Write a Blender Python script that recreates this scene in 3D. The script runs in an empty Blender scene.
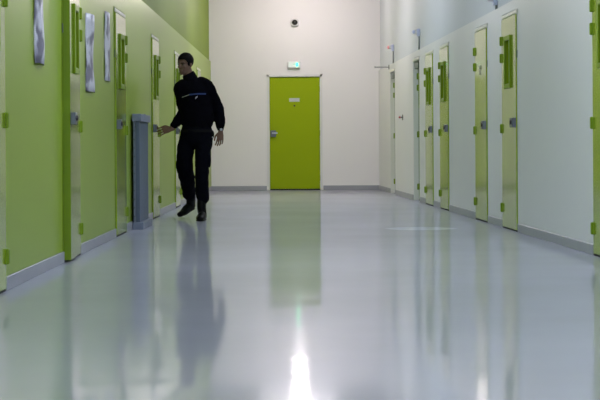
import bpy, bmesh, math, random
from mathutils import Vector, Matrix
from mathutils.bvhtree import BVHTree

random.seed(4)
SC = bpy.context.scene
COL = SC.collection
PI = math.pi

# ------------------------------------------------------------------ materials
def lin(r, g, b):
    f = lambda c: (c / 255 / 12.92) if c / 255 <= 0.04045 else ((c / 255 + 0.055) / 1.055) ** 2.4
    return (f(r), f(g), f(b), 1)

def new_mat(name):
    m = bpy.data.materials.new(name)
    m.use_nodes = True
    nt = m.node_tree
    return m, nt, nt.nodes['Principled BSDF']

def paint(name, col, rough=0.5, spec=0.5, metal=0.0, var=0.06, scale=3.0, bump=0.0, bscale=60.0, coat=0.0, crough=0.1,
          stretch=(1, 1, 1)):
    """painted surface: a colour with faint uneven tone and an optional fine relief"""
    m, nt, p = new_mat(name)
    N, L = nt.nodes, nt.links
    geo = N.new('ShaderNodeNewGeometry')
    mp = N.new('ShaderNodeMapping'); mp.inputs['Scale'].default_value = stretch
    L.new(geo.outputs['Position'], mp.inputs['Vector'])
    no = N.new('ShaderNodeTexNoise'); no.inputs['Scale'].default_value = scale; no.inputs['Detail'].default_value = 4
    L.new(mp.outputs[0], no.inputs['Vector'])
    r = N.new('ShaderNodeMapRange'); r.inputs['To Min'].default_value = 1 - var; r.inputs['To Max'].default_value = 1 + var
    L.new(no.outputs['Fac'], r.inputs['Value'])
    mx = N.new('ShaderNodeVectorMath'); mx.operation = 'SCALE'
    mx.inputs[0].default_value = col[:3]
    L.new(r.outputs[0], mx.inputs['Scale'])
    L.new(mx.outputs[0], p.inputs['Base Color'])
    p.inputs['Roughness'].default_value = rough
    p.inputs['Specular IOR Level'].default_value = spec
    p.inputs['Metallic'].default_value = metal
    p.inputs['Coat Weight'].default_value = coat
    p.inputs['Coat Roughness'].default_value = crough
    if bump:
        n2 = N.new('ShaderNodeTexNoise'); n2.inputs['Scale'].default_value = bscale; n2.inputs['Detail'].default_value = 3
        L.new(mp.outputs[0], n2.inputs['Vector'])
        b = N.new('ShaderNodeBump'); b.inputs['Strength'].default_value = bump; b.inputs['Distance'].default_value = 0.01
        L.new(n2.outputs['Fac'], b.inputs['Height']); L.new(b.outputs[0], p.inputs['Normal'])
    return m

def emit(name, col, strength):
    m, nt, p = new_mat(name)
    p.inputs['Base Color'].default_value = col
    p.inputs['Emission Color'].default_value = col
    p.inputs['Emission Strength'].default_value = strength
    return m

GREEN = (0.26, 0.37, 0.02, 1)
M = {}
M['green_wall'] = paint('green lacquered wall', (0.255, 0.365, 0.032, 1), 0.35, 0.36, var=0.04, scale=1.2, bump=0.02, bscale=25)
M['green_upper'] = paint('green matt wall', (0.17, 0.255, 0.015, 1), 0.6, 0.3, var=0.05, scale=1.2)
M['white_wall'] = paint('white painted wall', (0.66, 0.67, 0.68, 1), 0.42, 0.4, var=0.03, scale=1.0, bump=0.02, bscale=25)
M['white_upper'] = paint('white matt wall', (0.55, 0.585, 0.63, 1), 0.6, 0.35, var=0.03, scale=1.0)
M['back_wall'] = paint('white end wall', (0.81, 0.795, 0.815, 1), 0.55, 0.3, var=0.02, scale=0.8)
M['ceiling'] = paint('white ceiling', (0.6, 0.6, 0.6, 1), 0.9, 0.2)
M['base_grey'] = paint('grey skirting', (0.30, 0.31, 0.35, 1), 0.4, 0.5, var=0.08)
M['green_door'] = paint('green door paint', GREEN, 0.16, 0.6, coat=0.4, crough=0.10, var=0.03, scale=2, bump=0.015, bscale=12)
M['green_end_door'] = paint('green end door paint', (0.28, 0.38, 0.003, 1), 0.5, 0.12, var=0.03, scale=2)
M['green_fit'] = paint('green fitting paint', (0.18, 0.28, 0.006, 1), 0.4, 0.3, var=0.08, scale=12)
M['pale_trim'] = paint('pale trim', (0.72, 0.71, 0.62, 1), 0.35, 0.5)
M['white_frame'] = paint('white frame', (0.72, 0.72, 0.72, 1), 0.35, 0.5)
M['lock_metal'] = paint('grey lock steel', (0.16, 0.17, 0.20, 1), 0.4, 0.5, metal=0.5, var=0.2, scale=30)
M['dark_gap'] = paint('dark gap shade', (0.012, 0.013, 0.016, 1), 0.7, 0.2)
M['black'] = paint('black plastic', (0.012, 0.011, 0.011, 1), 0.25, 0.5)
M['glass_dark'] = paint('dark glass', (0.03, 0.06, 0.02, 1), 0.12, 0.5)
M['white_plastic'] = paint('white plastic', (0.72, 0.72, 0.73, 1), 0.4, 0.5)
M['blue_white_plastic'] = paint('bluish plastic', (0.60, 0.64, 0.82, 1), 0.4, 0.5)
M['grey_plastic'] = paint('grey plastic', (0.33, 0.34, 0.36, 1), 0.45, 0.4)
M['rad_grey'] = paint('blue grey enamel', (0.095, 0.125, 0.185, 1), 0.4, 0.5, var=0.12, scale=8)
M['rad_light'] = paint('pale grey enamel', (0.20, 0.23, 0.31, 1), 0.4, 0.5, var=0.15, scale=10)
M['closer'] = paint('closer grey', (0.10, 0.13, 0.11, 1), 0.45, 0.4, var=0.15, scale=20)
M['plate'] = paint('brushed plate', (0.50, 0.50, 0.48, 1), 0.35, 0.5, metal=0.3)
M['red'] = paint('red plastic', (0.35, 0.02, 0.03, 1), 0.35, 0.5)
M['red_lens'] = emit('red lit lens', (0.75, 0.33, 0.36, 1), 0.25)
M['dark_plastic'] = paint('dark plastic', (0.03, 0.025, 0.03, 1), 0.4, 0.4)
M['sign_white'] = emit('sign lit white', (0.62, 0.70, 0.66, 1), 0.30)
M['sign_green'] = emit('sign lit green', (0.012, 1.0, 0.30, 1), 7.0)
M['sign_dim'] = emit('sign dim green', (0.25, 0.70, 0.42, 1), 0.3)
M['lamp_warm'] = emit('warm lamp', (1.0, 0.87, 0.84, 1), 170.0)
M['fill_cool'] = emit('cool fill', (0.80, 0.86, 1.0, 1), 17.0)
M['fill_cool_dim'] = emit('dim cool fill', (0.80, 0.86, 1.0, 1), 11.0)
M['fill_neutral'] = emit('neutral fill', (1.0, 0.93, 0.96, 1), 12.0)
M['skin'] = paint('skin', (0.15, 0.085, 0.06, 1), 0.55, 0.25, var=0.12, scale=25)
M['lips'] = paint('lips', (0.16, 0.065, 0.05, 1), 0.45, 0.4)
M['hair'] = paint('hair', (0.004, 0.0035, 0.0035, 1), 0.65, 0.08, var=0.4, scale=90, bump=0.6, bscale=220)
M['eye_white'] = paint('eye white', (0.09, 0.08, 0.07, 1), 0.5, 0.1)
M['iris'] = paint('iris', (0.015, 0.010, 0.008, 1), 0.2, 0.5)
M['jacket'] = paint('navy cloth', (0.0016, 0.0017, 0.0034, 1), 0.9, 0.04, var=0.25, scale=14, bump=0.25, bscale=45)
M['collar'] = paint('navy knit', (0.0028, 0.0028, 0.0050, 1), 0.9, 0.05, var=0.3, scale=40, bump=0.3, bscale=120)
M['trousers'] = paint('dark navy twill', (0.0017, 0.0021, 0.0045, 1), 0.9, 0.05, var=0.25, scale=14, bump=0.25, bscale=45)
M['boot'] = paint('black leather', (0.0022, 0.0025, 0.0025, 1), 0.5, 0.10, var=0.3, scale=30, bump=0.2, bscale=60)
M['sole'] = paint('rubber', (0.014, 0.014, 0.014, 1), 0.7, 0.2)
M['belt'] = paint('belt leather', (0.0025, 0.0025, 0.0025, 1), 0.6, 0.1)
M['stripe_blue'] = paint('blue stripe', (0.022, 0.040, 0.13, 1), 0.7, 0.2)
M['stripe_pale'] = paint('pale stripe', (0.20, 0.21, 0.15, 1), 0.7, 0.2)
M['emblem'] = paint('pale emblem', (0.24, 0.24, 0.27, 1), 0.6, 0.3)
M['steel'] = paint('steel', (0.45, 0.46, 0.50, 1), 0.3, 0.5, metal=0.8)

def floor_material():
    m, nt, p = new_mat('grey resin floor')
    N, L = nt.nodes, nt.links
    geo = N.new('ShaderNodeNewGeometry')
    # uneven tone of the resin
    no = N.new('ShaderNodeTexNoise'); no.inputs['Scale'].default_value = 0.8; no.inputs['Detail'].default_value = 5
    L.new(geo.outputs['Position'], no.inputs['Vector'])
    cr = N.new('ShaderNodeValToRGB')
    cr.color_ramp.elements[0].position = 0.3; cr.color_ramp.elements[0].color = (0.42, 0.425, 0.50, 1)
    cr.color_ramp.elements[1].position = 0.7; cr.color_ramp.elements[1].color = (0.46, 0.465, 0.55, 1)
    L.new(no.outputs['Fac'], cr.inputs['Fac'])
    # glare spot painted into the colour as one paler round patch
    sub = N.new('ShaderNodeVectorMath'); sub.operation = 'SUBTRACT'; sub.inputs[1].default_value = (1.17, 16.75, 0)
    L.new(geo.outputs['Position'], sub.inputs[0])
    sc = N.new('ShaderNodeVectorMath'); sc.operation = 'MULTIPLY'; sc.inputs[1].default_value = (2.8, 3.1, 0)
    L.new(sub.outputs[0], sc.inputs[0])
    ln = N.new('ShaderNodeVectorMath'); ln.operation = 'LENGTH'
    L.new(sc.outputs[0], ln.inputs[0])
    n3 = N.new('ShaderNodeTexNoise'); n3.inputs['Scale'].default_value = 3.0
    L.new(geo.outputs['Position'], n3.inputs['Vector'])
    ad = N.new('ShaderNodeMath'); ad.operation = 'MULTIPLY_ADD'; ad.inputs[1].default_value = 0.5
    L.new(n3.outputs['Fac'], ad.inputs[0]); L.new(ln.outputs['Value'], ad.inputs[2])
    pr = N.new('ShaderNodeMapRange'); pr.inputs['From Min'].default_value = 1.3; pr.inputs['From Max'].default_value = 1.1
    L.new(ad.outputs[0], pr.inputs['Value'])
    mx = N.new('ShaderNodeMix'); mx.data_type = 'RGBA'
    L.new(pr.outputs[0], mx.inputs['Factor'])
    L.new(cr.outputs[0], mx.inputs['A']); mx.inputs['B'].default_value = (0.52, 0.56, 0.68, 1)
    # gentle trowel waves across the corridor
    mp = N.new('ShaderNodeMapping'); mp.inputs['Scale'].default_value = (0.55, 1.0, 1)
    L.new(geo.outputs['Position'], mp.inputs['Vector'])
    w = N.new('ShaderNodeTexNoise'); w.inputs['Scale'].default_value = 1.6; w.inputs['Detail'].default_value = 3
    w.inputs['Roughness'].default_value = 0.45
    L.new(mp.outputs[0], w.inputs['Vector'])
    bp = N.new('ShaderNodeBump'); bp.inputs['Strength'].default_value = 0.03; bp.inputs['Distance'].default_value = 0.1
    L.new(w.outputs['Fac'], bp.inputs['Height'])
    d = N.new('ShaderNodeBsdfDiffuse'); L.new(mx.outputs['Result'], d.inputs['Color'])
    g = N.new('ShaderNodeBsdfGlossy'); g.inputs['Roughness'].default_value = 0.07
    g.inputs['Color'].default_value = (0.93, 0.95, 1.0, 1)
    L.new(bp.outputs[0], g.inputs['Normal'])
    lw = N.new('ShaderNodeLayerWeight'); lw.inputs['Blend'].default_value = 0.5
    mr = N.new('ShaderNodeMapRange'); mr.inputs['To Min'].default_value = 0.05; mr.inputs['To Max'].default_value = 0.55
    L.new(lw.outputs['Facing'], mr.inputs['Value'])
    # the painted glare patch is duller than the floor around it
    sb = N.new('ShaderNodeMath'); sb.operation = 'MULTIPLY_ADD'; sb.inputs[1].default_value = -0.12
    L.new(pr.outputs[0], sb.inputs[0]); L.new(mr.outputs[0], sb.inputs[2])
    ms = N.new('ShaderNodeMixShader')
    L.new(sb.outputs[0], ms.inputs[0]); L.new(d.outputs[0], ms.inputs[1]); L.new(g.outputs[0], ms.inputs[2])
    L.new(ms.outputs[0], N['Material Output'].inputs['Surface'])
    N.remove(p)
    return m
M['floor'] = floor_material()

def notice_material(name, seed):
    """printed sheet: pale paper with rows of grey print and darker picture blocks"""
    m, nt, p = new_mat(name)
    N, L = nt.nodes, nt.links
    tc = N.new('ShaderNodeTexCoord')
    mp = N.new('ShaderNodeMapping'); mp.inputs['Location'].default_value = (seed, seed * 1.7, seed * 0.6)
    mp.inputs['Scale'].default_value = (1, 1, 1)
    L.new(tc.outputs['Object'], mp.inputs['Vector'])
    n1 = N.new('ShaderNodeTexNoise'); n1.inputs['Scale'].default_value = 5.5; n1.inputs['Detail'].default_value = 2
    L.new(mp.outputs[0], n1.inputs['Vector'])
    r1 = N.new('ShaderNodeValToRGB')
    r1.color_ramp.elements[0].position = 0.42; r1.color_ramp.elements[0].color = (0.17, 0.16, 0.22, 1)
    r1.color_ramp.elements[1].position = 0.53; r1.color_ramp.elements[1].color = (0.62, 0.62, 0.70, 1)
    L.new(n1.outputs['Fac'], r1.inputs['Fac'])
    wv = N.new('ShaderNodeTexWave'); wv.bands_direction = 'Z'; wv.inputs['Scale'].default_value = 26; wv.inputs['Distortion'].default_value = 6
    L.new(mp.outputs[0], wv.inputs['Vector'])
    r2 = N.new('ShaderNodeMapRange'); r2.inputs['From Min'].default_value = 0.2; r2.inputs['From Max'].default_value = 0.6
    r2.inputs['To Min'].default_value = 0.88; r2.inputs['To Max'].default_value = 1.0
    L.new(wv.outputs['Fac'], r2.inputs['Value'])
    sc = N.new('ShaderNodeVectorMath'); sc.operation = 'SCALE'
    L.new(r1.outputs[0], sc.inputs[0]); L.new(r2.outputs[0], sc.inputs['Scale'])
    L.new(sc.outputs[0], p.inputs['Base Color'])
    p.inputs['Roughness'].default_value = 0.45
    return m

# ------------------------------------------------------------------ building helpers
class Frame:
    """a wall: s runs along it, d out of it into the corridor, z up"""
    def __init__(self, origin, along, normal):
        self.o = Vector(origin); self.a = Vector(along).normalized(); self.n = Vector(normal).normalized()
    def __call__(self, s, d, z):
        return self.o + self.a * s + self.n * d + Vector((0, 0, z))

def at_y(fr, y):
    """length along a side wall at depth y"""
    return (y - fr.o.y) / fr.a.y

LEFT = Frame((-1.7316, 0, 0), (0.0028, 1, 0), (1, -0.0028, 0))
RIGHT = Frame((2.6595, 0, 0), (-0.038, 1, 0), (-1, -0.038, 0))
BACK_Y = 31.45
BACK = Frame((0, BACK_Y, 0), (1, 0, 0), (0, -1, 0))
FRONT_Y = -3.0
CEIL = 3.78

def box(bm, fr, s0, s1, d0, d1, z0, z1, bev=0.0, seg=2):
    vs = [bm.verts.new(fr(s, d, z)) for s in (s0, s1) for d in (d0, d1) for z in (z0, z1)]
    q = [(0, 1, 3, 2), (4, 6, 7, 5), (0, 4, 5, 1), (2, 3, 7, 6), (0, 2, 6, 4), (1, 5, 7, 3)]
    fs = [bm.faces.new([vs[i] for i in f]) for f in q]
    bmesh.ops.recalc_face_normals(bm, faces=fs)
    if bev:
        es = list({e for f in fs for e in f.edges})
        bmesh.ops.bevel(bm, geom=es, offset=bev, segments=seg, profile=0.5, affect='EDGES')

def cyl(bm, p0, p1, r0, r1=None, n=16):
    r1 = r0 if r1 is None else r1
    p0, p1 = Vector(p0), Vector(p1)
    t = (p1 - p0).normalized()
    u = t.orthogonal().normalized(); v = t.cross(u)
    a = [bm.verts.new(p0 + (u * math.cos(k * 2 * PI / n) + v * math.sin(k * 2 * PI / n)) * r0) for k in range(n)]
    b = [bm.verts.new(p1 + (u * math.cos(k * 2 * PI / n) + v * math.sin(k * 2 * PI / n)) * r1) for k in range(n)]
    fs = [bm.faces.new((a[k], a[(k + 1) % n], b[(k + 1) % n], b[k])) for k in range(n)]
    fs.append(bm.faces.new(a[::-1])); fs.append(bm.faces.new(b))
    bmesh.ops.recalc_face_normals(bm, faces=fs)

def ball(bm, c, r, rot=None, u=20, v=14):
    """ellipsoid with radii r (a number or three)"""
    r = (r, r, r) if isinstance(r, (int, float)) else r
    mt = Matrix.Translation(Vector(c)) @ (rot.to_4x4() if rot is not None else Matrix.Identity(4)) @ Matrix.Diagonal((*r, 1))
    bmesh.ops.create_uvsphere(bm, u_segments=u, v_segments=v, radius=1, matrix=mt)

def crom(a, b, c, d, t):
    return 0.5 * ((2 * b) + (-a + c) * t + (2 * a - 5 * b + 4 * c - d) * t * t + (-a + 3 * b - 3 * c + d) * t ** 3)

def tube(bm, rows, side=(1, 0, 0), n=20, sub=4, cap=True):
    """closed tube through rows of (point, radius across, radius deep); across is nearest to SIDE"""
    P = [Vector(r[0]) for r in rows]; A = [r[1] for r in rows]; B = [r[2] for r in rows]
    pts, ra, rb = [], [], []
    for i in range(len(P) - 1):
        i0, i3 = max(i - 1, 0), min(i + 2, len(P) - 1)
        for k in range(sub):
            t = k / sub
            pts.append(crom(P[i0], P[i], P[i + 1], P[i3], t))
            ra.append(crom(A[i0], A[i], A[i + 1], A[i3], t)); rb.append(crom(B[i0], B[i], B[i + 1], B[i3], t))
    pts.append(P[-1]); ra.append(A[-1]); rb.append(B[-1])
    tan = [(pts[min(i + 1, len(pts) - 1)] - pts[max(i - 1, 0)]).normalized() for i in range(len(pts))]
    if cap:
        def ends(p, t, a, b):
            m = min(a, b) * 0.8
            return [(p + t * m * math.sin(q), a * math.cos(q), b * math.cos(q)) for q in (0.5, 0.95, 1.3)]
        e0 = ends(pts[0], -tan[0], ra[0], rb[0])[::-1]; e1 = ends(pts[-1], tan[-1], ra[-1], rb[-1])
        pts = [e[0] for e in e0] + pts + [e[0] for e in e1]
        ra = [e[1] for e in e0] + ra + [e[1] for e in e1]; rb = [e[2] for e in e0] + rb + [e[2] for e in e1]
        tan = [tan[0]] * 3 + tan + [tan[-1]] * 3
    side = Vector(side); rings = []
    for p, t, a, b in zip(pts, tan, ra, rb):
        u = (side - t * side.dot(t))
        u = u.normalized() if u.length > 1e-4 else t.orthogonal().normalized()
        v = t.cross(u)
        rings.append([bm.verts.new(p + u * a * math.cos(k * 2 * PI / n) + v * b * math.sin(k * 2 * PI / n)) for k in range(n)])
    fs = []
    for x, y in zip(rings, rings[1:]):
        fs += [bm.faces.new((x[k], x[(k + 1) % n], y[(k + 1) % n], y[k])) for k in range(n)]
    fs.append(bm.faces.new(rings[0][::-1])); fs.append(bm.faces.new(rings[-1]))
    bmesh.ops.recalc_face_normals(bm, faces=fs)

def origin_of(o):
    v = Vector((0, 0, 0))
    while o is not None:
        v += o.location; o = o.parent
    return v

def obj(name, bm, mat, parent=None, base=None, smooth=False):
    """link a bmesh laid out in world metres as one mesh object"""
    org = origin_of(parent) if parent is not None else Vector(base if base is not None else (0, 0, 0))
    bmesh.ops.translate(bm, verts=bm.verts, vec=-org)
    me = bpy.data.meshes.new(name); bm.to_mesh(me); bm.free()
    for f in me.polygons: f.use_smooth = smooth
    me.materials.append(mat)
    o = bpy.data.objects.new(name, me); COL.objects.link(o)
    if parent is not None: o.parent = parent
    else: o.location = org
    return o

def remesh(o, voxel, smooth=6, factor=0.5):
    md = o.modifiers.new('r', 'REMESH'); md.mode = 'VOXEL'; md.voxel_size = voxel; md.use_smooth_shade = True
    ms = o.modifiers.new('s', 'SMOOTH'); ms.factor = factor; ms.iterations = smooth
    dg = bpy.context.evaluated_depsgraph_get()
    me = bpy.data.meshes.new_from_object(o.evaluated_get(dg))
    old = o.data; o.modifiers.clear(); o.data = me
    if not me.materials: me.materials.append(old.materials[0])
    for f in me.polygons: f.use_smooth = True
    me.name = o.name
    bpy.data.meshes.remove(old)

def thing(name, loc):
    o = bpy.data.objects.new(name, None); COL.objects.link(o); o.location = loc; o.empty_display_size = 0.1
    return o

def tag(o, label, cat, group=None, kind=None):
    o['label'] = label; o['category'] = cat
    if group: o['group'] = group
    if kind: o['kind'] = kind
    return o

# ------------------------------------------------------------------ doors: where they stand
DW = 0.84
TOP = 2.10
left_doors = [   # far edge (hinge side) depth, ajar?, label
    dict(n=1, y1=9.83, win=True, label='green cell door cut by the photo edge before the first poster'),
    dict(n=2, y1=13.08, win=True, ajar=True, label='green cell door standing slightly ajar between the posters'),
    dict(n=3, y1=16.43, win=True, label='closed green cell door between the posters and the grey radiator'),
    dict(n=4, y1=20.16, win=True, label='closed green cell door whose lock the man reaches for'),
    dict(n=5, y1=23.55, win=True, label='closed green cell door just behind the walking man'),
    dict(n=6, y1=28.25, win=True, label='green cell door mostly hidden behind the man, nearest the end wall'),
]
right_doors = [
    dict(n=7, y1=12.65, win=True, label='green cell door in the white wall cut by the photo edge'),
    dict(n=8, y1=16.93, win=True, label='green cell door with window below the nearest wall indicator'),
    dict(n=9, y1=18.82, win=False, label='green cell door without a window, with a spyhole'),
    dict(n=10, y1=22.05, win=True, label='green cell door with window, one before the windowless door'),
    dict(n=11, y1=23.72, win=True, label='green cell door with window beside the deeply recessed doorway'),
    dict(n=12, y1=25.43, win=True, deep=True, label='recessed green cell door beside the red wall knob'),
    dict(n=13, y1=29.20, win=False, deep=True, label='recessed green cell door beneath the bracket arm by the corner'),
]
right_doors[3]['label'] = 'green cell door with window and the windowless door as its nearer neighbour'
for fr, ds in ((LEFT, left_doors), (RIGHT, right_doors)):
    for d in ds:
        d['s1'] = at_y(fr, d['y1'] - 0.08); d['s0'] = d['s1'] - DW

# ------------------------------------------------------------------ the room shell
def structure(name, bm, mat, label, cat, smooth=False):
    return tag(obj(name, bm, mat, smooth=smooth), label, cat, kind='structure')

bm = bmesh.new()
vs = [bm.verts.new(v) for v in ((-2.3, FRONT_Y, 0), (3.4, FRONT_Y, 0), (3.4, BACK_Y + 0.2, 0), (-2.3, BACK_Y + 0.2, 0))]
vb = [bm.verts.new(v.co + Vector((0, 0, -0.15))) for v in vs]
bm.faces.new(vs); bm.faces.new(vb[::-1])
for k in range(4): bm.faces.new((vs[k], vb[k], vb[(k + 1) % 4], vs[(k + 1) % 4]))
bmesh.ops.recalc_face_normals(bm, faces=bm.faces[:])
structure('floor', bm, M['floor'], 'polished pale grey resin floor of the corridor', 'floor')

bm = bmesh.new()
vs = [bm.verts.new(v) for v in ((-2.3, FRONT_Y, CEIL), (3.4, FRONT_Y, CEIL), (3.4, BACK_Y + 0.2, CEIL), (-2.3, BACK_Y + 0.2, CEIL))]
vb = [bm.verts.new(v.co + Vector((0, 0, 0.15))) for v in vs]
bm.faces.new(vs); bm.faces.new(vb[::-1])
for k in range(4): bm.faces.new((vs[k], vb[k], vb[(k + 1) % 4], vs[(k + 1) % 4]))
bmesh.ops.recalc_face_normals(bm, faces=bm.faces[:])
structure('ceiling', bm, M['ceiling'], 'plain white ceiling above the cell corridor', 'ceiling')

def side_wall(name, fr, doors, ledge, step, mats, labels):
    """lower lining with the door openings, and the upper wall set a little back behind its ledge"""
    s_end = at_y(fr, BACK_Y); s_beg = at_y(fr, FRONT_Y)
    bm = bmesh.new()
    cur = s_beg
    for d in doors:
        a, b = d['s0'] - 0.035, d['s1'] + 0.035
        box(bm, fr, cur, a, -0.20, 0, 0, ledge)
        box(bm, fr, a, b, -0.20, 0, TOP + 0.005, ledge)
        cur = b
    box(bm, fr, cur, s_end, -0.20, 0, 0, ledge)
    low = structure('wall_' + name, bm, mats[0], labels[0], 'wall')
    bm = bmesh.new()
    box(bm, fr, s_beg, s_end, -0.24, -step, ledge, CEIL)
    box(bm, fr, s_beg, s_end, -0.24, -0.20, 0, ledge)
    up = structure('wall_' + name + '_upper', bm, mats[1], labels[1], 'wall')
    bm = bmesh.new()
    cur = s_beg
    for d in doors:
        box(bm, fr, cur, d['s0'] - 0.035, 0, 0.014, 0, 0.08, 0.004, 1)
        cur = d['s1'] + 0.035
    box(bm, fr, cur, s_end - 0.014, 0, 0.014, 0, 0.08, 0.004, 1)
    structure('baseboard_' + name, bm, M['base_grey'], labels[2], 'baseboard')

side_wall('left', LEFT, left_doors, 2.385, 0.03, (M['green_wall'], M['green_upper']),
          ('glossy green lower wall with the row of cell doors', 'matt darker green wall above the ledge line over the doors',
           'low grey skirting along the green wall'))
side_wall('right', RIGHT, right_doors, 2.20, 0.03, (M['white_wall'], M['white_upper']),
          ('white lower wall with the green cell doors and indicators', 'bluish white upper wall behind the wall indicators',
           'low grey skirting along the white wall of doors'))

BX0, BX1 = -0.557, 0.369      # end door
bm = bmesh.new()
box(bm, BACK, -2.0, BX0 - 0.05, -0.2, 0, 0, CEIL)
box(bm, BACK, BX1 + 0.05, 1.8, -0.2, 0, 0, CEIL)
box(bm, BACK, BX0 - 0.05, BX1 + 0.05, -0.2, 0, 2.14, CEIL)
box(bm, BACK, BX0 - 0.05, BX1 + 0.05, -0.24, -0.2, 0, 2.14)
structure('wall_back', bm, M['back_wall'], 'white end wall with the single bright green door', 'wall')
bm = bmesh.new()
xl = LEFT(at_y(LEFT, BACK_Y), 0, 0).x; xr = RIGHT(at_y(RIGHT, BACK_Y), 0, 0).x
box(bm, BACK, xl, BX0 - 0.06, 0, 0.014, 0, 0.08, 0.004, 1)
box(bm, BACK, BX1 + 0.06, xr, 0, 0.014, 0, 0.08, 0.004, 1)
structure('baseboard_back', bm, M['base_grey'], 'low grey skirting along the end wall beside the door', 'baseboard')

# ------------------------------------------------------------------ doors
def build_door(d, fr, mats):
    s0, s1 = d['s0'], d['s1']
    off = -0.085 if d.get('deep') else 0.0
    root = thing('door_%d' % d['n'], fr(s1, 0, 0))
    tag(root, d['label'], 'door', d['group'], 'structure')
    # frame
    bm = bmesh.new()
    for a, b in ((s0 - 0.034, s0 - 0.004), (s1 + 0.004, s1 + 0.034)):
        box(bm, fr, a, b, -0.16, 0.003, 0, TOP, 0.003, 1)
    box(bm, fr, s0 - 0.034, s1 + 0.034, -0.16, 0.003, TOP - 0.045, TOP, 0.003, 1)
    obj('frame', bm, mats['frame'], root)
    bm = bmesh.new()
    box(bm, fr, s0 - 0.03, s1 + 0.03, 0.001, 0.012, TOP - 0.038, TOP - 0.006, 0.003, 1)
    obj('lintel_trim', bm, mats['trim'], root)
    bm = bmesh.new()
    box(bm, fr, s0, s1, off - 0.05, off + 0.012, 0.0, 0.014)
    obj('bottom_gap_shade', bm, M['dark_gap'], root)  # dark strip in the gap under the leaf, painting its shade
    # leaf, turned about its hinge edge when ajar
    lf = fr
    if d.get('ajar'):
        ang = math.radians(2.7)
        piv = fr(s1, 0, 0)
        a2 = fr.a * math.cos(ang) - fr.n * math.sin(ang); n2 = fr.n * math.cos(ang) + fr.a * math.sin(ang)
        lf = Frame(piv - a2 * s1, a2, n2)
    f0, f1 = off - 0.035, off + 0.016
    zt = TOP - 0.05
    w0, w1, wz0, wz1 = s0 + 0.30, s1 - 0.28, 1.41, 1.83
    bm = bmesh.new()
    if d['win']:
        box(bm, lf, s0, w0, f0, f1, 0.016, zt); box(bm, lf, w1, s1, f0, f1, 0.016, zt)
        box(bm, lf, w0, w1, f0, f1, 0.016, wz0); box(bm, lf, w0, w1, f0, f1, wz1, zt)
        bmesh.ops.remove_doubles(bm, verts=bm.verts[:], dist=1e-5)
    else:
        box(bm, lf, s0, s1, f0, f1, 0.016, zt, 0.003, 1)
    leaf = obj('leaf', bm, mats['leaf'], root)
    if d.get('ajar'):
        bm = bmesh.new()
        box(bm, lf, s0 - 0.002, s0, f0, f1 + 0.001, 0.016, zt)
        obj('edge_strip', bm, M['green_fit'], leaf)
    if d['win']:
        bm = bmesh.new()
        o_ = 0.045
        P = f1 + 0.018
        box(bm, lf, w0 - o_, w0, f1, P, wz0 - o_, wz1 + o_, 0.004, 1); box(bm, lf, w1, w1 + o_, f1, P, wz0 - o_, wz1 + o_, 0.004, 1)
        box(bm, lf, w0, w1, f1, P, wz0 - o_, wz0, 0.004, 1); box(bm, lf, w0, w1, f1, P, wz1, wz1 + o_, 0.004, 1)
        wf = obj('window_frame', bm, M['green_fit'], root)
        bm = bmesh.new(); box(bm, lf, w0, w1, f0 + 0.012, f0 + 0.020, wz0, wz1)
        obj('pane', bm, M['glass_dark'], wf)
    else:
        bm = bmesh.new()
        c = lf((s0 + s1) / 2, f1, 1.66)
        cyl(bm, c, c + lf.n * 0.012, 0.022); cyl(bm, c - Vector((0, 0, 0.055)), c - Vector((0, 0, 0.055)) + lf.n * 0.006, 0.03)
        obj('spyhole', bm, M['plate'], root, smooth=False)
    # four hinges on the far edge
    hz = (0.20, 0.98, 1.675, 1.845)
    for z in hz:
        bm = bmesh.new()
        box(bm, fr, s1 - 0.020, s1 + 0.020, off + 0.004, off + 0.036, z - 0.046, z + 0.046, 0.010, 3)
        box(bm, fr, s1 - 0.040, s1 + 0.040, off + 0.0165, off + 0.022, z - 0.040, z + 0.040)
        obj('hinge', bm, M['green_fit'], root)
    # lock case on the near edge, with a knob and keyhole
    bm = bmesh.new()
    zc = 1.03
    box(bm, lf, s0 - 0.003, s0 + 0.15, f1, f1 + 0.038, zc - 0.045, zc + 0.045, 0.006, 2)
    lk = obj('lock', bm, M['lock_metal'], root)
    bm = bmesh.new()
    c = lf(s0 + 0.05, f1 + 0.038, zc + 0.004)
    cyl(bm, c, c + lf.n * 0.014, 0.020, 0.017); box(bm, lf, s0 + 0.09, s0 + 0.125, f1 + 0.037, f1 + 0.043, zc - 0.020, zc + 0.020)
    obj('keyhole', bm, M['dark_plastic'], lk)
    if not d.get('deep'):
        bm = bmesh.new()
        box(bm, fr, s0 - 0.030, s0 - 0.006, 0.002, 0.010, 1.64, 1.71, 0.003, 1)
        obj('contact_switch', bm, M['closer'], root)
    else:
        bm = bmesh.new()
        box(bm, fr, s0 + 0.30, s1 - 0.06, off + 0.016, off + 0.075, TOP - 0.15, TOP - 0.06, 0.006, 2)
        box(bm, fr, s0 + 0.15, s1 - 0.30, off + 0.030, off + 0.045, TOP - 0.062, TOP - 0.048, 0.003, 1)
        obj('door_closer', bm, M['closer'], root)
    return root

for d in left_doors:
    d['group'] = 'cell doors in the green wall'
    build_door(d, LEFT, dict(frame=M['green_fit'], trim=M['pale_trim'], leaf=M['green_door']))
for d in right_doors:
    d['group'] = 'cell doors in the white wall'
    build_door(d, RIGHT, dict(frame=M['white_frame'], trim=M['pale_trim'], leaf=M['green_door']))

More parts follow.
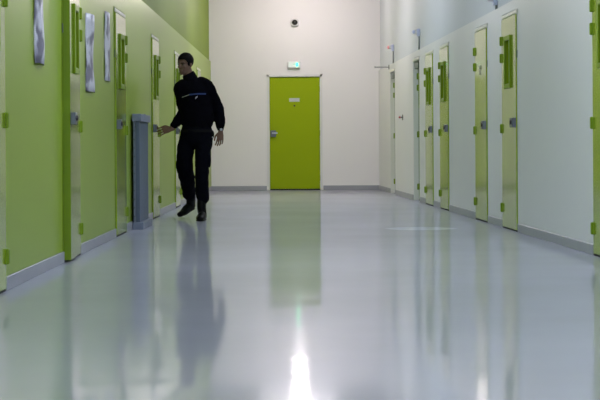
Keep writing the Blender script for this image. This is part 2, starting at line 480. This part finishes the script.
# end door
root = thing('door_14', BACK(BX1, 0, 0))
tag(root, 'bright green door alone in the white end wall', 'door', kind='structure')
bm = bmesh.new()
for a, b in ((BX0 - 0.05, BX0 - 0.004), (BX1 + 0.004, BX1 + 0.05)):
    box(bm, BACK, a, b, -0.12, 0.012, 0, 2.14, 0.004, 1)
box(bm, BACK, BX0 - 0.05, BX1 + 0.05, -0.12, 0.012, 2.095, 2.14, 0.004, 1)
obj('frame', bm, M['white_frame'], root)
bm = bmesh.new(); box(bm, BACK, BX0, BX1, -0.075, -0.022, 0.022, 2.09, 0.003, 1)
lf_ = obj('leaf', bm, M['green_end_door'], root)
bm = bmesh.new(); box(bm, BACK, BX0, BX1, -0.08, -0.012, 0.0, 0.020)
obj('bottom_gap_shade', bm, M['dark_gap'], root)  # shade of the gap below the end door, put in as a dark strip
bm = bmesh.new(); box(bm, BACK, BX0 + 0.012, BX0 + 0.115, -0.022, 0.012, 0.985, 1.105, 0.008, 2)
lk = obj('lock', bm, M['lock_metal'], root)
bm = bmesh.new()
cyl(bm, BACK(BX0 + 0.055, 0.012, 1.055), BACK(BX0 + 0.055, 0.05, 1.055), 0.014)
box(bm, BACK, BX0 + 0.04, BX0 + 0.145, 0.042, 0.060, 1.043, 1.067, 0.005, 2)
obj('handle', bm, M['steel'], lk)
bm = bmesh.new(); box(bm, BACK, -0.195, -0.005, -0.022, -0.016, 1.635, 1.70, 0.002, 1)
obj('name_plate', bm, M['plate'], root)
bm = bmesh.new(); cyl(bm, BACK(-0.098, -0.024, 1.56), BACK(-0.098, -0.012, 1.56), 0.017)
obj('spyhole', bm, M['dark_plastic'], root)
for z in (0.22, 1.05, 1.86):
    bm = bmesh.new(); cyl(bm, BACK(BX1 + 0.001, -0.012, z - 0.05), BACK(BX1 + 0.001, -0.012, z + 0.05), 0.009)
    obj('hinge', bm, M['green_end_door'], root)

# ------------------------------------------------------------------ things on the end wall
SX, SZ = -0.10, 2.315
root = thing('exit_sign', BACK(SX, 0, SZ - 0.065))
tag(root, 'lit white and green emergency exit sign above the end door', 'sign')
bm = bmesh.new(); box(bm, BACK, SX - 0.12, SX + 0.12, 0, 0.055, SZ - 0.065, SZ + 0.065, 0.01, 2)
obj('housing', bm, M['white_plastic'], root)
bm = bmesh.new(); box(bm, BACK, SX - 0.105, SX + 0.105, 0.054, 0.060, SZ - 0.045, SZ + 0.050, 0.002, 1)
fc = obj('sign_panel', bm, M['sign_white'], root)
def flat(bm, pts, d0, d1):
    a = [bm.verts.new(BACK(SX + x, d0, SZ + z)) for x, z in pts]; b = [bm.verts.new(BACK(SX + x, d1, SZ + z)) for x, z in pts]
    fs = [bm.faces.new(a), bm.faces.new(b[::-1])]
    n = len(pts)
    fs += [bm.faces.new((a[k], a[(k + 1) % n], b[(k + 1) % n], b[k])) for k in range(n)]
    bmesh.ops.recalc_face_normals(bm, faces=fs)
bm = bmesh.new()
flat(bm, [(0.036, -0.030), (0.072, -0.030), (0.072, 0.034), (0.036, 0.034)], 0.0602, 0.0614)
obj('pictogram', bm, M['sign_green'], fc)
bm = bmesh.new()
flat(bm, [(-0.020, 0.002), (0.012, 0.002), (0.012, -0.008), (0.026, 0.008), (0.012, 0.024), (0.012, 0.012), (-0.020, 0.012)], 0.0602, 0.0614)
obj('arrow', bm, M['sign_dim'], fc)

CX, CZ = -0.083, 3.095
root = thing('security_camera', BACK(CX, 0, CZ - 0.08))
tag(root, 'small black dome camera high above the exit sign', 'camera')
bm = bmesh.new()
cyl(bm, BACK(CX, 0, CZ), BACK(CX, 0.03, CZ), 0.085, 0.075, 28)
ball(bm, BACK(CX, 0.04, CZ - 0.035), (0.07, 0.05, 0.045))
obj('mount', bm, M['white_plastic'], root, smooth=True)
bm = bmesh.new(); ball(bm, BACK(CX, 0.065, CZ), 0.054, u=28, v=20)
obj('dome', bm, M['black'], root, smooth=True)

# ------------------------------------------------------------------ things on the white wall
def indicator(y, z, lens, label):
    s = at_y(RIGHT, y)
    root = thing('indicator_light', RIGHT(s, -0.03, 2.2))
    tag(root, label, 'indicator light', 'indicator lights over the white wall doors')
    bm = bmesh.new()
    cyl(bm, RIGHT(s, -0.018, 2.205), RIGHT(s, -0.018, z + 0.02), 0.011)
    obj('conduit', bm, M['grey_plastic'], root, smooth=True)
    bm = bmesh.new()
    box(bm, RIGHT, s - 0.035, s + 0.035, -0.03, 0.015, z - 0.05, z + 0.06, 0.008, 2)
    obj('wall_box', bm, M['blue_white_plastic'], root)
    bm = bmesh.new()
    c = RIGHT(s, 0.01, z + 0.012); e = c + RIGHT.n * 0.055 - RIGHT.a * 0.03
    cyl(bm, c, e, 0.024, 0.034, 20)
    obj('lamp_head', bm, M['white_plastic'], root, smooth=False)
    bm = bmesh.new()
    cyl(bm, e, e + (e - c).normalized() * 0.014, 0.030, 0.022, 20)
    obj('lens', bm, lens, root)
indicator(28.75, 2.46, M['red_lens'], 'small wall indicator showing a red light near the corner')
indicator(24.70, 2.45, M['blue_white_plastic'], 'small bluish white wall indicator above the recessed door')
indicator(17.40, 2.30, M['white_plastic'], 'small white wall indicator above the nearer windowed door')

s = at_y(RIGHT, 29.30)
root = thing('bracket_arm', RIGHT(s, 0, 2.15))
tag(root, 'thin grey bracket arm jutting from the white wall by the corner', 'bracket')
bm = bmesh.new(); box(bm, RIGHT, s - 0.03, s + 0.03, 0, 0.012, 2.125, 2.205, 0.003, 1)
obj('wall_plate', bm, M['closer'], root)
bm = bmesh.new(); cyl(bm, RIGHT(s, 0.010, 2.165), RIGHT(s, 0.245, 2.165), 0.011)
cyl(bm, RIGHT(s, 0.235, 2.165), RIGHT(s, 0.255, 2.165), 0.015)
obj('arm', bm, M['grey_plastic'], root, smooth=False)

s = at_y(RIGHT, 26.95)
root = thing('call_knob', RIGHT(s, 0, 1.215))
tag(root, 'small dark wall knob with red tip between the recessed doors', 'knob')
bm = bmesh.new(); box(bm, RIGHT, s - 0.022, s + 0.022, 0, 0.012, 1.215, 1.305, 0.005, 2)
obj('wall_plate', bm, M['dark_plastic'], root)
bm = bmesh.new(); cyl(bm, RIGHT(s, 0.011, 1.262), RIGHT(s, 0.045, 1.262), 0.011)
obj('stem', bm, M['dark_plastic'], root, smooth=False)
bm = bmesh.new(); ball(bm, RIGHT(s, 0.052, 1.262), (0.018, 0.018, 0.018))
obj('red_tip', bm, M['red'], root, smooth=True)

# ------------------------------------------------------------------ posters on the green wall
def poster(y0, y1, z0, z1, bow, seed, label):
    s0, s1 = at_y(LEFT, y0), at_y(LEFT, y1)
    base = LEFT((s0 + s1) / 2, 0, z0)
    bm = bmesh.new()
    n, mz = 14, 10
    g = []
    for i in range(n + 1):
        t = i / n
        row = []
        for j in range(mz + 1):
            q = j / mz
            d = 0.006 + bow * math.sin(PI * t) * (0.75 + 0.25 * math.sin(6 * q + seed)) + 0.004 * math.sin(9 * q + seed * 2) * (1 if t < 0.5 else -0.6)
            row.append((s0 + (s1 - s0) * t, max(d, 0.003), z0 + (z1 - z0) * q))
        g.append(row)
    fv = [[bm.verts.new(LEFT(*p)) for p in r] for r in g]
    bv = [[bm.verts.new(LEFT(p[0], p[1] - 0.002, p[2])) for p in r] for r in g]
    for i in range(n):
        for j in range(mz):
            bm.faces.new((fv[i][j], fv[i + 1][j], fv[i + 1][j + 1], fv[i][j + 1]))
            bm.faces.new((bv[i][j], bv[i][j + 1], bv[i + 1][j + 1], bv[i + 1][j]))
    for i in range(n):
        for j in (0, mz): bm.faces.new((fv[i][j], fv[i + 1][j], bv[i + 1][j], bv[i][j]))
    for j in range(mz):
        for i in (0, n): bm.faces.new((fv[i][j], fv[i][j + 1], bv[i][j + 1], bv[i][j]))
    bmesh.ops.recalc_face_normals(bm, faces=bm.faces[:])
    o = obj('poster', bm, notice_material('notice %d' % seed, seed), base=base, smooth=True)
    tag(o, label, 'poster', 'paper notices on the green wall')
poster(10.88, 11.26, 1.365, 1.99, 0.030, 1, 'printed paper poster before the ajar green door, nearest the viewer')
poster(13.44, 13.92, 1.265, 1.885, 0.035, 2, 'bowed paper poster just past the ajar green door')
poster(14.72, 15.12, 1.40, 2.00, 0.018, 3, 'narrow pale paper poster just before the closed door with radiator beyond')

# ------------------------------------------------------------------ radiator
s0, s1 = at_y(LEFT, 16.88), at_y(LEFT, 17.88)
root = thing('panel_radiator', LEFT(s0, 0.05, 0))
tag(root, 'tall grey metal panel radiator standing at the foot of the green wall', 'radiator')
bm = bmesh.new(); box(bm, LEFT, s0, s1, 0.015, 0.108, 1.075, 1.15, 0.008, 2)
obj('header', bm, M['rad_light'], root)
bm = bmesh.new(); box(bm, LEFT, s0, s1, 0.015, 0.125, 0.0, 0.072, 0.008, 2)
obj('foot_rail', bm, M['rad_light'], root)
bm = bmesh.new()
nf = 18
for k in range(nf):
    a = s0 + 0.03 + (s1 - s0 - 0.06) * k / nf; b = a + (s1 - s0 - 0.06) / nf
    box(bm, LEFT, a + 0.003, b - 0.003, 0.052, 0.088, 0.07, 1.078, 0.008, 2)
box(bm, LEFT, s0 + 0.03, s1 - 0.03, 0.050, 0.078, 0.07, 1.078)
obj('front_panel', bm, M['rad_grey'], root)
bm = bmesh.new(); box(bm, LEFT, s0 + 0.02, s1 - 0.02, 0.026, 0.042, 0.07, 1.078, 0.004, 1)
obj('rear_panel', bm, M['rad_light'], root)
bm = bmesh.new(); box(bm, LEFT, s0 + 0.04, s0 + 0.07, 0.042, 0.050, 0.07, 1.03)
st = obj('end_strip', bm, M['lock_metal'], root)
for k in range(11):
    z = 0.13 + 0.085 * k
    bm = bmesh.new(); cyl(bm, LEFT(s0 + 0.012, 0.035, z), LEFT(s0 + 0.022, 0.035, z), 0.008, n=10)
    obj('bolt', bm, M['closer'], root)
bm = bmesh.new(); cyl(bm, LEFT(s1 - 0.08, 0.06, 1.15), LEFT(s1 - 0.08, 0.06, 1.165), 0.014)
obj('vent_cap', bm, M['steel'], root)

# ------------------------------------------------------------------ the walking man
FPX = 1700.0; CAMZ = 0.827; HZ = 145.3; ROLL = 0.006
def q(x, y, dy=0.0):
    """world point at corridor depth 19+dy seen at photo position x, y"""
    Y = 19.0 + dy
    u = x - 300 - ROLL * (y - 200); v = y + ROLL * (x - 300) - HZ
    return Vector((u * Y / FPX, Y, CAMZ - v * Y / FPX))

man = thing('person', (q(200, 220).x, 19.0, 0.0))
tag(man, 'man in dark navy uniform walking, reaching for a green door lock', 'person')

# head frame: looks to the photo's left, a little towards the viewer and down
HC = q(184.8, 64.0, -0.03)
yaw = math.radians(-35)
fwd = Vector((math.sin(yaw), -math.cos(yaw), -0.13)).normalized()
side_ = fwd.cross(Vector((0.05, 0, 1))).normalized()
upv = side_.cross(fwd).normalized()
HR = Matrix((side_, fwd, upv)).transposed()      # columns: side, forward, up
def hd(a, f, u):
    return HC + side_ * a + fwd * f + upv * u

bm = bmesh.new()
# skull, face, jaw
ball(bm, hd(0, -0.012, 0.032), (0.073, 0.093, 0.083), HR, 28, 20)
ball(bm, hd(0, 0.022, -0.030), (0.060, 0.066, 0.088), HR, 24, 18)
ball(bm, hd(0, 0.045, -0.078), (0.042, 0.040, 0.036), HR)
ball(bm, hd(0, 0.070, -0.100), (0.022, 0.017, 0.017), HR)
ball(bm, hd(0, 0.070, 0.022), (0.050, 0.018, 0.012), HR)
for sgn in (-1, 1):
    ball(bm, hd(0.032 * sgn, 0.064, -0.026), (0.024, 0.014, 0.016), HR)
    ball(bm, hd(0.074 * sgn, -0.010, -0.008), (0.008, 0.018, 0.030), HR)
tube(bm, [(hd(0, 0.082, 0.014), 0.008, 0.010), (hd(0, 0.098, -0.014), 0.009, 0.011), (hd(0, 0.107, -0.032), 0.012, 0.010)], side=side_, n=12)
ball(bm, hd(0, 0.084, -0.060), (0.024, 0.012, 0.007), HR)
ball(bm, hd(0, 0.082, -0.072), (0.021, 0.012, 0.008), HR)
# neck and trunk
tube(bm, [(hd(0, -0.015, -0.05), 0.056, 0.058), (q(188.5, 77, 0.0), 0.058, 0.058), (q(190.5, 84, 0.02), 0.075, 0.068)], n=20)
tube(bm, [(q(191, 84, 0.01), 0.11, 0.08), (q(192.5, 92, 0.0), 0.165, 0.105), (q(194, 108, 0.0), 0.150, 0.10), (q(195.5, 122, 0.0), 0.150, 0.10),
          (q(196, 135, 0.01), 0.165, 0.11), (q(196, 142, 0.01), 0.15, 0.10)], n=24)
# limbs under the cloth
def limb(rows, n=14):
    tube(bm, [(p, r, r) for p, r in rows], n=n)
armR = [(q(206.5, 86, 0.0), 0.058), (q(213, 98, 0.03), 0.050), (q(218, 109, 0.05), 0.042), (q(219.7, 119, 0.02), 0.038), (q(220.3, 129.5, -0.01), 0.028)]
armL = [(q(179.5, 88, -0.02), 0.055), (q(181.5, 100, 0.01), 0.048), (q(183.0, 112, 0.05), 0.042), (q(177.5, 121, 0.02), 0.036), (q(171.4, 127.9, 0.0), 0.027)]
limb(armR); limb(armL)
limb([(q(188, 136, 0.02), 0.080), (q(185.6, 152, 0.015), 0.064), (q(184.4, 168, 0.01), 0.052), (q(187.5, 186, 0.22), 0.050), (q(190.5, 203, 0.42), 0.038)])
limb([(q(204, 136, 0.0), 0.085), (q(203.0, 152, -0.06), 0.064), (q(202, 168, -0.12), 0.052), (q(201.6, 187, -0.16), 0.050), (q(201, 210, -0.19), 0.040)])
# feet inside the boots
limb([(q(190.5, 204, 0.42), 0.032), (q(189.0, 206.5, 0.40), 0.028), (q(185.5, 210.5, 0.36), 0.020)])
limb([(q(201, 211, -0.19), 0.032), (q(200.8, 215.5, -0.22), 0.026), (q(200.6, 218, -0.32), 0.018)])

def finger(pts, r0, r1):
    m = len(pts)
    tube(bm, [(p, r0 + (r1 - r0) * i / (m - 1), r0 + (r1 - r0) * i / (m - 1)) for i, p in enumerate(pts)], n=10, sub=3)
def hand(wrist, along, across, palm_n, spread, curl, thumb_side):
    """wrist point; along: towards the fingertips; across: index to little finger; palm_n: out of the palm"""
    al, ac, pn = Vector(along).normalized(), Vector(across).normalized(), Vector(palm_n).normalized()
    tube(bm, [(wrist - al * 0.02, 0.027, 0.022), (wrist + al * 0.012, 0.030, 0.021), (wrist + al * 0.05, 0.041, 0.017), (wrist + al * 0.088, 0.041, 0.014)], side=ac, n=16)
    for k, (L, r) in enumerate(((0.076, 0.0096), (0.084, 0.0100), (0.079, 0.0096), (0.062, 0.0086))):
        o_ = -0.033 + 0.022 * k
        dirn = (al + ac * spread * (k - 1.5)).normalized()
        p = wrist + al * 0.078 + ac * o_
        pts = [p, p + dirn * 0.014]
        c = pts[-1]; a = 0.0
        for seg in (0.46, 0.30, 0.24):
            a += curl * (1 + 0.12 * k)
            c = c + (dirn * math.cos(a) + pn * math.sin(a)) * L * seg
            pts.append(c)
        finger(pts, r, r * 0.86)
    p = wrist + al * 0.030 - ac * 0.026 + pn * 0.006
    t1 = p + (al * 0.75 - ac * 0.6 + pn * 0.25).normalized() * 0.042
    t2 = t1 + (al * 0.95 - ac * 0.12 + pn * 0.3).normalized() * 0.030
    t3 = t2 + (al * 1.0 + ac * 0.05 + pn * 0.35).normalized() * 0.024
    finger([p, t1, t2, t3], 0.0125, 0.0085)
# hand hanging at his side: back of the hand towards the viewer, thumb by the thigh
hand(q(220.3, 130.8, -0.01), (-0.06, -0.10, -1), (0.86, 0.5, -0.06), (-0.5, 0.86, 0), 0.07, 0.20, -1)
# hand reaching out to the lock: thumb uppermost
hand(q(171.6, 128.6, 0.0), (-1, 0.0, -0.22), (0.22, -0.30, -1), (-0.3, 1, -0.3), 0.13, 0.32, -1)
body = obj('body', bm, M['skin'], man)
remesh(body, 0.0042, 4)

# eyes, brows, lips
for sgn in (-1, 1):
    bm = bmesh.new(); ball(bm, hd(0.031 * sgn, 0.0775, 0.000), (0.0135, 0.008, 0.0065), HR, 14, 10)
    e = obj('eye', bm, M['eye_white'], man, smooth=True)
    bm = bmesh.new(); ball(bm, hd(0.031 * sgn, 0.0835, 0.000), (0.0058, 0.0036, 0.0058), HR, 12, 8)
    obj('iris', bm, M['iris'], e, smooth=True)
    bm = bmesh.new()
    tube(bm, [(hd(0.012 * sgn, 0.089, 0.016), 0.0045, 0.004), (hd(0.030 * sgn, 0.086, 0.020), 0.005, 0.004), (hd(0.050 * sgn, 0.073, 0.016), 0.0035, 0.003)], n=8)
    obj('eyebrow', bm, M['hair'], man, smooth=True)
bm = bmesh.new()
tube(bm, [(hd(-0.020, 0.0855, -0.066), 0.003, 0.003), (hd(0, 0.0935, -0.065), 0.006, 0.004), (hd(0.020, 0.0855, -0.066), 0.003, 0.003)], n=8)
obj('lips', bm, M['lips'], man, smooth=True)

# hair: a close cap, cut at the hairline
bm = bmesh.new()
ball(bm, Vector((0, -0.014, 0.034)), (0.0815, 0.101, 0.093), None, 48, 36)
dele = []
for f in bm.faces:
    c = f.calc_center_median()
    t = min(max((c.y - 0.016) / 0.046, 0), 1); t = t * t * (3 - 2 * t)
    top_z = 0.052 + 0.010 * (1 - min(abs(c.x) / 0.06, 1) ** 2)
    hair_z = (-0.016 if c.y > 0.002 else -0.004 - (0.002 - c.y) * 0.75) * (1 - t) + top_z * t
    if c.z < hair_z: dele.append(f)
bmesh.ops.delete(bm, geom=dele, context='FACES')
ext = bmesh.ops.extrude_face_region(bm, geom=bm.faces[:])
bmesh.ops.transform(bm, matrix=Matrix.Translation((0, -0.014, 0.034)) @ Matrix.Diagonal((0.86, 0.88, 0.86, 1)) @ Matrix.Translation((0, 0.014, -0.034)),
                    verts=[v for v in ext['geom'] if isinstance(v, bmesh.types.BMVert)], space=Matrix.Identity(4))
bmesh.ops.recalc_face_normals(bm, faces=bm.faces[:])
for v in bm.verts:
    v.co += v.co.normalized() * random.uniform(-0.0012, 0.0025)
bmesh.ops.transform(bm, matrix=Matrix.Translation(HC) @ HR.to_4x4(), verts=bm.verts[:])
obj('hair', bm, M['hair'], man, smooth=True)

# jacket: trunk and both sleeves as one garment
def folds(o, amp, scale):
    tex = bpy.data.textures.new('cloth folds', 'CLOUDS'); tex.noise_scale = scale; tex.noise_depth = 2
    md = o.modifiers.new('d', 'DISPLACE'); md.texture = tex; md.strength = amp; md.mid_level = 0.5; md.texture_coords = 'LOCAL'
    dg = bpy.context.evaluated_depsgraph_get()
    me = bpy.data.meshes.new_from_object(o.evaluated_get(dg)); old = o.data
    o.modifiers.clear(); o.data = me; me.name = o.name
    for f in me.polygons: f.use_smooth = True
    bpy.data.meshes.remove(old)
bm = bmesh.new()
tube(bm, [(q(189.8, 79.5, 0.01), 0.075, 0.072), (q(191.0, 83.5, 0.01), 0.135, 0.100), (q(192.5, 90, 0.0), 0.188, 0.128), (q(194.3, 101, 0.0), 0.184, 0.132),
          (q(196.3, 112, 0.0), 0.180, 0.130), (q(196.9, 119.5, 0.0), 0.184, 0.132), (q(196.4, 126, 0.0), 0.168, 0.126)], n=32)
tube(bm, [(q(200, 83, 0.01), 0.075, 0.075), (q(206.5, 86.5, 0.0), 0.078, 0.082), (q(212.5, 98, 0.03), 0.070, 0.070), (q(217.4, 109.5, 0.05), 0.074, 0.068),
          (q(219.0, 113.2, 0.045), 0.055, 0.058), (q(219.4, 118.5, 0.03), 0.062, 0.058), (q(219.9, 124, 0.01), 0.055, 0.053), (q(220.2, 127.8, 0.0), 0.042, 0.044)], n=22)
tube(bm, [(q(185, 84.5, 0.0), 0.070, 0.070), (q(180, 88.5, -0.02), 0.072, 0.078), (q(181.3, 100, 0.01), 0.064, 0.068), (q(183.2, 111, 0.05), 0.060, 0.062),
          (q(179.8, 117.5, 0.03), 0.060, 0.058), (q(176.3, 122.0, 0.01), 0.056, 0.054), (q(173.6, 125.2, 0.0), 0.046, 0.046)], n=22)
jacket = obj('jacket', bm, M['jacket'], man)
remesh(jacket, 0.009, 5)
folds(jacket, 0.022, 0.075)
bm = bmesh.new()
tube(bm, [(q(191.0, 82.0, 0.01), 0.085, 0.080), (q(189.6, 77.6, 0.005), 0.078, 0.075), (q(187.6, 73.6, 0.0), 0.070, 0.070)], n=24, cap=False)
collar = obj('collar', bm, M['collar'], man, smooth=True)

# trousers
bm = bmesh.new()
tube(bm, [(q(196.2, 124, 0.0), 0.155, 0.115), (q(196.2, 131, 0.0), 0.175, 0.128), (q(196.0, 140, 0.0), 0.182, 0.128)], n=28)
tube(bm, [(q(188.5, 136, 0.02), 0.096, 0.112), (q(185.6, 147, 0.01), 0.096, 0.105), (q(184.4, 158, 0.0), 0.095, 0.096), (q(184.2, 168, 0.0), 0.095, 0.088),
          (q(186.6, 178, 0.11), 0.086, 0.088), (q(188.0, 188, 0.24), 0.080, 0.082), (q(189.2, 194, 0.32), 0.074, 0.076), (q(190.8, 198.0, 0.37), 0.050, 0.055)], n=24)
tube(bm, [(q(204, 136, 0.0), 0.096, 0.112), (q(203.0, 147, -0.05), 0.094, 0.105), (q(202.2, 158, -0.10), 0.086, 0.096), (q(201.8, 168, -0.13), 0.080, 0.088),
          (q(201.6, 178, -0.15), 0.074, 0.082), (q(201.8, 188, -0.16), 0.076, 0.080), (q(202.2, 197, -0.17), 0.074, 0.076), (q(201.6, 201.5, -0.175), 0.056, 0.060)], n=24)
trs = obj('trousers', bm, M['trousers'], man)
remesh(trs, 0.009, 5)
folds(trs, 0.024, 0.085)
# cargo pocket on the outer thigh
bm = bmesh.new()
ball(bm, q(209.0, 160, -0.10), (0.020, 0.060, 0.085), None)
remesh_o = obj('cargo_pocket', bm, M['trousers'], man, smooth=True)
bm = bmesh.new()
ball(bm, q(178.2, 162, 0.0), (0.020, 0.06, 0.08), None)
obj('cargo_pocket', bm, M['trousers'], man, smooth=True)
# belt with a pouch and clip
bm = bmesh.new()
tube(bm, [(q(196.2, 129.6, 0.0), 0.176, 0.130), (q(196.2, 132.4, 0.0), 0.180, 0.132)], n=36, cap=False)
belt = obj('belt', bm, M['belt'], man, smooth=True)
bm = bmesh.new(); ball(bm, q(211.6, 134.5, -0.03), (0.026, 0.03, 0.05)); obj('pouch', bm, M['belt'], belt, smooth=True)
bm = bmesh.new(); ball(bm, q(212.4, 137.3, -0.065), (0.008, 0.008, 0.010), None, 10, 8); obj('clip', bm, M['steel'], belt, smooth=True)

# boots
def boot(ank, heel, toe, ball_p, upv_, sidev, shaft_top):
    bm = bmesh.new()
    tube(bm, [(shaft_top, 0.054, 0.058), (ank, 0.050, 0.056), (heel + upv_ * 0.045, 0.044, 0.050)], side=sidev, n=20)
    tube(bm, [(heel + upv_ * 0.05, 0.040, 0.048), ((heel + ball_p) / 2 + upv_ * 0.052, 0.047, 0.050), (ball_p + upv_ * 0.036, 0.052, 0.036), (toe + upv_ * 0.030, 0.040, 0.028)], side=sidev, n=20)
    b = obj('boot', bm, M['boot'], man)
    remesh(b, 0.007, 4)
    bm = bmesh.new()
    tube(bm, [(heel + upv_ * 0.012, 0.040, 0.013), ((heel + ball_p) / 2 + upv_ * 0.013, 0.042, 0.012), (ball_p + upv_ * 0.012, 0.053, 0.012), (toe + upv_ * 0.012, 0.042, 0.012)], side=sidev, n=16)
    obj('sole', bm, M['sole'], b, smooth=True)
Z = Vector((0, 0, 1))
# planted foot, toe to the viewer
t_ = q(199.6, 221.6, -0.42); t_.z = 0.0
h_ = Vector((t_.x + 0.02, t_.y + 0.25, 0.0)); bl = Vector((t_.x + 0.004, t_.y + 0.075, 0.0))
boot(q(201.2, 207.5, -0.19), h_, t_, bl, Z, Vector((1, 0, 0)), q(201.5, 199, -0.175))
# trailing foot, heel lifted, toe turned out to the wall
t2 = q(180.2, 216.8, 0.28); h2 = q(192.6, 209.8, 0.44); b2 = t2.lerp(h2, 0.3) - Vector((0, 0, 0.006))
al = (t2 - h2).normalized(); sd = al.cross(Vector((-0.35, -0.25, 1))).normalized(); uu = sd.cross(al).normalized()
boot(q(190.6, 203.5, 0.42), h2, t2, b2, uu, sd, q(190.6, 197, 0.37))

# stripe and emblem laid on the cloth of the chest
dg = bpy.context.evaluated_depsgraph_get()
jb = BVHTree.FromPolygons([v.co.copy() for v in jacket.data.vertices], [tuple(p.vertices) for p in jacket.data.polygons])
def on_chest(x, y):
    p = q(x, y, -0.6) - man.location
    h = jb.ray_cast(p, Vector((0, 1, 0)))
    return (h[0] if h[0] is not None else p + Vector((0, 0.48, 0))) + man.location
def patch(name, xs, y_of, half, mat, lift=0.003):
    bm = bmesh.new()
    rows = []
    for x in xs:
        hh = half(x) if callable(half) else half
        rows.append([on_chest(x, y_of(x) + k * hh) - Vector((0, lift, 0)) for k in (-1, -0.33, 0.33, 1)])
    a = [[bm.verts.new(p) for p in r] for r in rows]
    b = [[bm.verts.new(p + Vector((0, 0.006, 0))) for p in r] for r in rows]
    for i in range(len(xs) - 1):
        for j in range(3):
            bm.faces.new((a[i][j], a[i + 1][j], a[i + 1][j + 1], a[i][j + 1])); bm.faces.new((b[i][j], b[i][j + 1], b[i + 1][j + 1], b[i + 1][j]))
        for j in (0, 3): bm.faces.new((a[i][j], a[i + 1][j], b[i + 1][j], b[i][j]))
    for j in range(3):
        for i in (0, len(xs) - 1): bm.faces.new((a[i][j], a[i][j + 1], b[i][j + 1], b[i][j]))
    bmesh.ops.recalc_face_normals(bm, faces=bm.faces[:])
    return obj(name, bm, mat, jacket, smooth=False)
bpy.context.view_layer.update()
yl = lambda x: 96.0 - (x - 178.5) * 0.34 if x < 186 else (93.4 - (x - 186) * 0.10 if x < 195 else 92.5)
fr_ = lambda a, b, n: [a + (b - a) * k / n for k in range(n + 1)]
patch('chest_stripe', fr_(178.6, 186.0, 8), yl, 0.45, M['stripe_pale'])['label'] = 'pale stripe'
patch('chest_stripe', fr_(186.0, 203.0, 18), yl, 0.8, M['stripe_blue'])['label'] = 'blue stripe'
patch('chest_emblem', fr_(192.2, 194.6, 6), lambda x: 96.2 - (x - 193.4) * 0.9, 0.9, M['emblem'])['label'] = 'small pale emblem'

# wrist watch
bm = bmesh.new()
w0 = q(220.2, 129.6, -0.01)
tube(bm, [(w0 + Vector((0, 0, 0.010)), 0.034, 0.031), (w0 - Vector((0, 0, 0.010)), 0.034, 0.031)], n=20, cap=False)
wt = obj('watch', bm, M['black'], man, smooth=True)
bm = bmesh.new(); cyl(bm, w0 + Vector((0.008, -0.028, 0)), w0 + Vector((0.010, -0.042, 0)), 0.015)
obj('watch_face', bm, M['grey_plastic'], wt)

# ------------------------------------------------------------------ ceiling lamp and added fill panels
def ceiling_lamp_or_fill(x, y, w, l, mat, label, round_=False):
    root = thing('ceiling_lamp_or_fill', (x, y, CEIL))
    tag(root, label, 'lamp', 'ceiling lamp and added fill panels along the corridor')
    F = Frame((x, y, 0), (0, 1, 0), (1, 0, 0))
    bm = bmesh.new()
    if round_:
        cyl(bm, (x, y, CEIL), (x, y, CEIL - 0.03), 0.06, 0.06, 24); cyl(bm, (x, y, CEIL - 0.03), (x, y, CEIL - 0.15), 0.012)
    else: box(bm, F, -l / 2 - 0.02, l / 2 + 0.02, -w / 2 - 0.02, w / 2 + 0.02, CEIL - 0.05, CEIL, 0.005, 1)
    obj('housing', bm, M['white_plastic'], root)
    bm = bmesh.new()
    if round_: ball(bm, (x, y, CEIL - 0.22), (w, w, 0.09), None, 32, 16)
    else: box(bm, F, -l / 2, l / 2, -w / 2, w / 2, CEIL - 0.07, CEIL - 0.045, 0.005, 1)
    obj('diffuser', bm, mat, root, smooth=round_)
ceiling_lamp_or_fill(-0.02, 29.8, 0.105, 0, M['lamp_warm'], 'warm round ceiling lamp in front of the end wall', True)
ceiling_lamp_or_fill(-0.05, 26.6, 1.2, 1.2, M['fill_neutral'], 'added neutral white fill panel on the ceiling closest to the end wall')  # unseen fill panel, added to light the end wall evenly
for k, y in enumerate((1.0, 6.5, 12.0, 17.5, 22.5)):
    ceiling_lamp_or_fill(0.2, y, 0.6, 2.4, M['fill_cool'] if k < 3 else M['fill_cool_dim'], 'added cool white fill panel on the ceiling over the cell corridor')  # unseen fill panels, added for the bluish light along the corridor

# ------------------------------------------------------------------ daylight from the hall behind, camera, view
w = bpy.data.worlds.new('World'); SC.world = w; w.use_nodes = True
bg = w.node_tree.nodes['Background']; bg.inputs['Color'].default_value = (0.50, 0.66, 1.0, 1); bg.inputs['Strength'].default_value = 1.5

cam = bpy.data.cameras.new('camera'); co = bpy.data.objects.new('camera', cam); COL.objects.link(co)
cam.sensor_width = 36; cam.lens = FPX / 600 * 36
cam.shift_y = -(200 - HZ) / 600
cam.clip_end = 200
co.matrix_world = Matrix.Translation((0, 0, CAMZ)) @ Matrix.Rotation(PI / 2, 4, 'X') @ Matrix.Rotation(-ROLL, 4, 'Z')
SC.camera = co
SC.view_settings.view_transform = 'Standard'; SC.view_settings.look = 'None'
SC.view_settings.exposure = 0.16; SC.view_settings.gamma = 1.0
SC.view_settings.use_curve_mapping = False
SC.cycles.use_denoising = True
SC.cycles.max_bounces = 10; SC.cycles.diffuse_bounces = 6; SC.cycles.glossy_bounces = 6
SC.cycles.sample_clamp_indirect = 8
